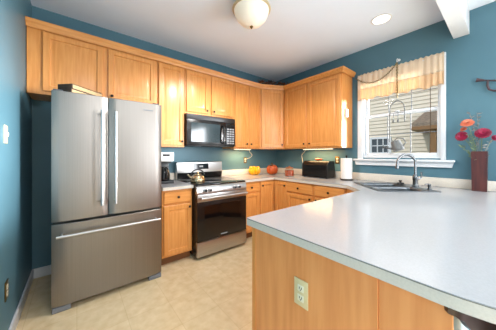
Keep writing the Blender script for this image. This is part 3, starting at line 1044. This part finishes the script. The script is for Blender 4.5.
# ------------------------------------------------------------------ plates and small electrics
def outlet(label, loc, rotz, plate='beige', cat='outlet', rec='ivory', s=1.0, group=None, switch=False, cols=1):
    """local: face towards -y"""
    t = thing('light_switch' if switch else 'wall_outlet', label, 'switch' if switch else 'outlet', loc, rotz, group)
    hw = .036 * s * (1 if cols == 1 else 1.6)
    obj('plate', MB().box(-hw, hw, -.006, -.0005, -.058 * s, .058 * s, .002), plate, t)
    for c_ in range(cols):
        x = 0 if cols == 1 else (-.022 + .044 * c_) * s
        if switch:
            obj('toggle', MB().box(x - .006, x + .006, -.016, -.0062, -.012, .012, .002), rec, t)
        else:
            for z_ in (.021 * s, -.021 * s):
                f = obj('socket', MB().box(x - .016 * s, x + .016 * s, -.008, -.0062, z_ - .014 * s, z_ + .014 * s, .0015), rec, t)
                obj('slots', MB().box(x - .007 * s, x - .004 * s, -.0086, -.0081, z_ - .003, z_ + .007).box(x + .004 * s, x + .007 * s, -.0086, -.0081, z_ - .003, z_ + .007)
                    .box(x - .0025, x + .0025, -.0086, -.0081, z_ - .010, z_ - .005), 'slot', f)
    return t


outlet('almond duplex outlet on the wooden peninsula end panel', (.80, .596, .647), -PI / 2, s=1.05)
outlet('almond light switch on the left teal wall', (XL, 2.045, 1.412), PI / 2, switch=True, plate='beige')
outlet('brass-plated outlet low on the left teal wall', (XL, 2.065, .395), PI / 2, plate='brass', s=1.05)
outlet('brown outlet on the back wall above the yellow bowl', (2.44, YA, 1.18), 0, s=.95, plate='brass')
outlet('brown outlet on the window wall between bread box and paper towels', (XB, 1.725, 1.195), -PI / 2, plate='brass')
rm = thing('door_chime', 'small white plastic box on the side of the wall cabinet by the window', 'chime', (3.05, 1.487, 1.885), 0)
obj('cover', MB().box(-.028, .028, -.024, -.0005, -.06, .06, .005), 'whitep', rm)
obj('button', MB().box(-.012, .012, -.0265, -.0242, -.03, .02, .002), 'ivory', rm)


def strip(label, loc, rotz, L):
    t = thing('under_cabinet_light', label, 'light', loc, rotz, 'under-cabinet light strips')
    obj('housing', MB().box(-L / 2, L / 2, -.03, .03, -.012, -.0005, .002), 'whitep', t)
    obj('diffuser', MB().box(-L / 2 + .01, L / 2 - .01, -.022, .022, -.016, -.0122, .001), 'strip', t)
    l = light('strip_glow', 'AREA', (0, 0, -.02), (0, 0, 0), 5, (1, .60, .26), L - .02, .04)
    l.parent = t


strip('lit white strip under the cabinet right of the microwave', (2.25, 2.92, ZB), 0, .36)
strip('lit white strip under the cabinet nearest the window', (3.08, 1.98, ZB), -PI / 2, .55)


def cord(label, pts, m='cord', r=.004):
    p0 = Vector(pts[0])
    pp_ = []
    P_ = [Vector(p) - p0 for p in pts]
    for i in range(len(P_) - 1):
        a, b = P_[i], P_[i + 1]
        pa, pb = P_[max(i - 1, 0)], P_[min(i + 2, len(P_) - 1)]
        for k in range(6):
            t = k / 6
            pp_.append(.5 * ((2 * a) + (b - pa) * t + (2 * pa - 5 * a + 4 * b - pb) * t * t + (3 * a - pa - 3 * b + pb) * t ** 3))
    pp_.append(P_[-1])
    o = obj('power_cord', MB().tube(pp_, r, 8), m, loc=tuple(p0))
    return tag(o, label, 'cord')


cord('white cord hanging from the cabinet light behind the bread box', [(3.20, 2.28, ZB - .005), (3.235, 2.35, 1.33), (3.24, 2.41, 1.27), (3.245, 2.40, 1.20), (3.235, 2.37, 1.10), (3.22, 2.30, 1.022)], r=.006)
cord('thin cord from the cabinet light down to the back wall outlet', [(2.44, 2.95, ZB - .005), (2.52, 3.06, 1.34), (2.60, 3.08, 1.28), (2.56, 3.083, 1.23), (2.455, 3.078, 1.20)], 'cord', .004)

# ------------------------------------------------------------------ ceiling lights
cl = thing('ceiling_lamp', 'flush dome ceiling lamp with frosted glass and cream rim', 'lamp', (1.383, 1.647, ZC))
obj('pan', MB().lathe([(.15, -.0005), (.165, -.015), (.192, -.05), (.196, -.062), (.192, -.072), (.18, -.074)], n=48), 'lamp_rim', cl)
obj('glass_bowl', MB().lathe([(.178, -.0745), (.174, -.10), (.152, -.150), (.110, -.195), (.06, -.222), (.02, -.230)], n=48), 'lamp_glass', cl)
obj('finial', MB().lathe([(.016, -.2305), (.018, -.236), (.010, -.244), (.008, -.252), (.003, -.256)], n=16), 'brass', cl)
light('lamp_glow', 'SPOT', (0, 0, -.30), (0, 0, 0), 80, (1, .975, .94), shadow_soft_size=.14, spot_size=R(168), spot_blend=.35).parent = cl
rl = thing('recessed_light', 'lit round recessed light in the ceiling near the beam', 'light', (2.685, .905, ZC))
obj('trim_ring', MB().ring_stack([[Vector((r * math.cos(2 * PI * k / 40), r * math.sin(2 * PI * k / 40), z_)) for k in range(40)] for r, z_ in
                                  ((.082, -.0005), (.105, -.0005), (.104, -.005), (.086, -.008), (.082, -.005))], False, False), 'whitep', rl)
obj('lens', MB().lathe([(.0815, -.001), (.0815, -.004), (.02, -.005)], n=36), 'led', rl)
light('recessed_glow', 'SPOT', (0, 0, -.02), (0, 0, 0), 10, (1, .95, .86), shadow_soft_size=.07, spot_size=R(140), spot_blend=.6).parent = rl

# pendant added out of view as fill light for the left wall
pd = thing('added_fill_pendant', 'white glass pendant lamp added out of view as a fill light', 'lamp', (2.35, -.75, ZC))
obj('canopy', MB().lathe([(.06, -.0005), (.06, -.02), (.02, -.03)], n=24), 'bronze', pd)
obj('rod', MB().lathe([(.006, -.03), (.006, -.62)], n=10), 'bronze', pd)
obj('shade', MB().lathe([(.03, -.62), (.12, -.66), (.16, -.72), (.155, -.725), (.11, -.668), (.025, -.63)], n=32), 'lamp_glass', pd)
light('pendant_fill', 'POINT', (0, 0, -.78), (0, 0, 0), 8, (1, .95, .88), shadow_soft_size=.06).parent = pd

# dried garland on top of the corner cabinet
gl = thing('dried_garland', 'brown dried leaf garland lying on top of the corner wall cabinet', 'garland', (2.53, 2.80, 2.521))
vine = [Vector((-.05 + .60 * t, -.045 - .27 * t + .02 * math.sin(t * 17), .022 + .012 * math.sin(t * 23))) for t in [k / 30 for k in range(31)]]
obj('vine', MB().tube(vine, .010, 8), 'stem', gl)
mb = MB()
rnd = random.Random(5)
for i in range(120):
    p = vine[rnd.choice(list(range(0, 10)) + list(range(22, 31)) + list(range(31)))]
    dv = Vector((rnd.uniform(-1, 1), rnd.uniform(-1, .6), rnd.uniform(.1, 1.3))).normalized()
    L = rnd.uniform(.05, .10)
    sdv = dv.orthogonal().normalized()
    q = [p, p + dv * L * .5 + sdv * L * .25, p + dv * L, p + dv * L * .5 - sdv * L * .25]
    q = [Vector((v.x, v.y, max(v.z, .003))) for v in q]
    n_ = Vector((0, 0, .001))
    mb.ring_stack([[v for v in q], [v + n_ for v in q]])
obj('leaves', mb, 'dry', gl, smooth=0)

# ------------------------------------------------------------------ bar stool under the overhang
bs = thing('bar_chair', 'dark espresso wood bar chair tucked under the rounded counter corner', 'chair', (1.03, -.20, 0))


def cat(pts, m=8):
    P_ = [Vector(p) for p in pts]
    o_ = []
    for i in range(len(P_) - 1):
        a, b = P_[i], P_[i + 1]
        pa, pb = P_[max(i - 1, 0)], P_[min(i + 2, len(P_) - 1)]
        for k in range(m):
            t = k / m
            o_.append(.5 * ((2 * a) + (b - pa) * t + (2 * pa - 5 * a + 4 * b - pb) * t * t + (3 * a - pa - 3 * b + pb) * t ** 3))
    return o_ + [P_[-1]]


rail = cat([(-.257, .305, .861), (-.245, .291, .861), (-.22, .279, .861), (-.15, .265, .858), (-.04, .245, .856), (.08, .205, .856), (.17, .11, .856), (.20, -.03, .856)])
deep = [.004, .012, .030, .085, .20, .23, .23, .23]
rr = []
for i, p in enumerate(rail):
    t = (rail[min(i + 1, len(rail) - 1)] - rail[max(i - 1, 0)]).normalized()
    n_ = Vector((-t.y, t.x, 0)).normalized()
    k = min(i / 8, len(deep) - 1.001)
    dp = Vector((0, 0, deep[int(k)] + (deep[int(k) + 1] - deep[int(k)]) * (k - int(k))))
    up = Vector((0, 0, .009))
    rr.append([p + n_ * .006 - dp, p + n_ * .009 + up, p - n_ * .009 + up, p - n_ * .006 - dp])
obj('top_rail', MB().ring_stack(rr), 'darkwood', bs)
obj('seat', MB().lathe([(.17, .60), (.195, .605), (.20, .625), (.19, .64), (.12, .632), (.03, .628)], n=36), 'darkwood', bs)
for i in (26, 34, 42, 50):
    p = rail[i]
    q = Vector((p.x, p.y, 0)).normalized() * .175
    obj('spindle', MB().tube([Vector((q.x, q.y, .636)), Vector((p.x * .9 + q.x * .1, p.y * .9 + q.y * .1, p.z - .2))], .009, 10), 'darkwood', bs)
for k in range(4):
    a = R(45 + 90 * k)
    obj('leg', MB().tube([(.13 * math.cos(a), .13 * math.sin(a), .602), (.19 * math.cos(a), .19 * math.sin(a), 0)], .019, 12, .015), 'darkwood', bs)
rr_ = .168
obj('foot_ring', MB().tube([Vector((rr_ * math.cos(2 * PI * k / 36), rr_ * math.sin(2 * PI * k / 36), .22)) for k in range(37)], .010, 8), 'darkwood', bs)

# ------------------------------------------------------------------ porch roof of the house next door
pr_ = MB()
# shingle slope rising to the right (towards -y) away from an eave corner
pr_.ring_stack([[Vector((-1.3, -.81, 2.66)), Vector((-1.3, -4.0, 2.66)), Vector((-.03, -4.0, 3.22)), Vector((-.03, -.95, 3.22))],
                [Vector((-1.3, -.81, 2.74)), Vector((-1.3, -4.0, 2.74)), Vector((-.03, -4.0, 3.30)), Vector((-.03, -.95, 3.30))]])
obj('porch_roof', pr_, 'shingle', house, smooth=0)
obj('eave', MB().box(-1.33, -.03, -4.0, -.80, 2.56, 2.655), 'eave', house, smooth=0)
obj('porch_wall', MB().box(-.95, -.03, -4.0, -1.35, 0, 2.555), 'siding', house, smooth=0)
obj('post', MB().box(-1.22, -1.10, -1.32, -1.20, 0, 2.555), 'eave', house, smooth=0)
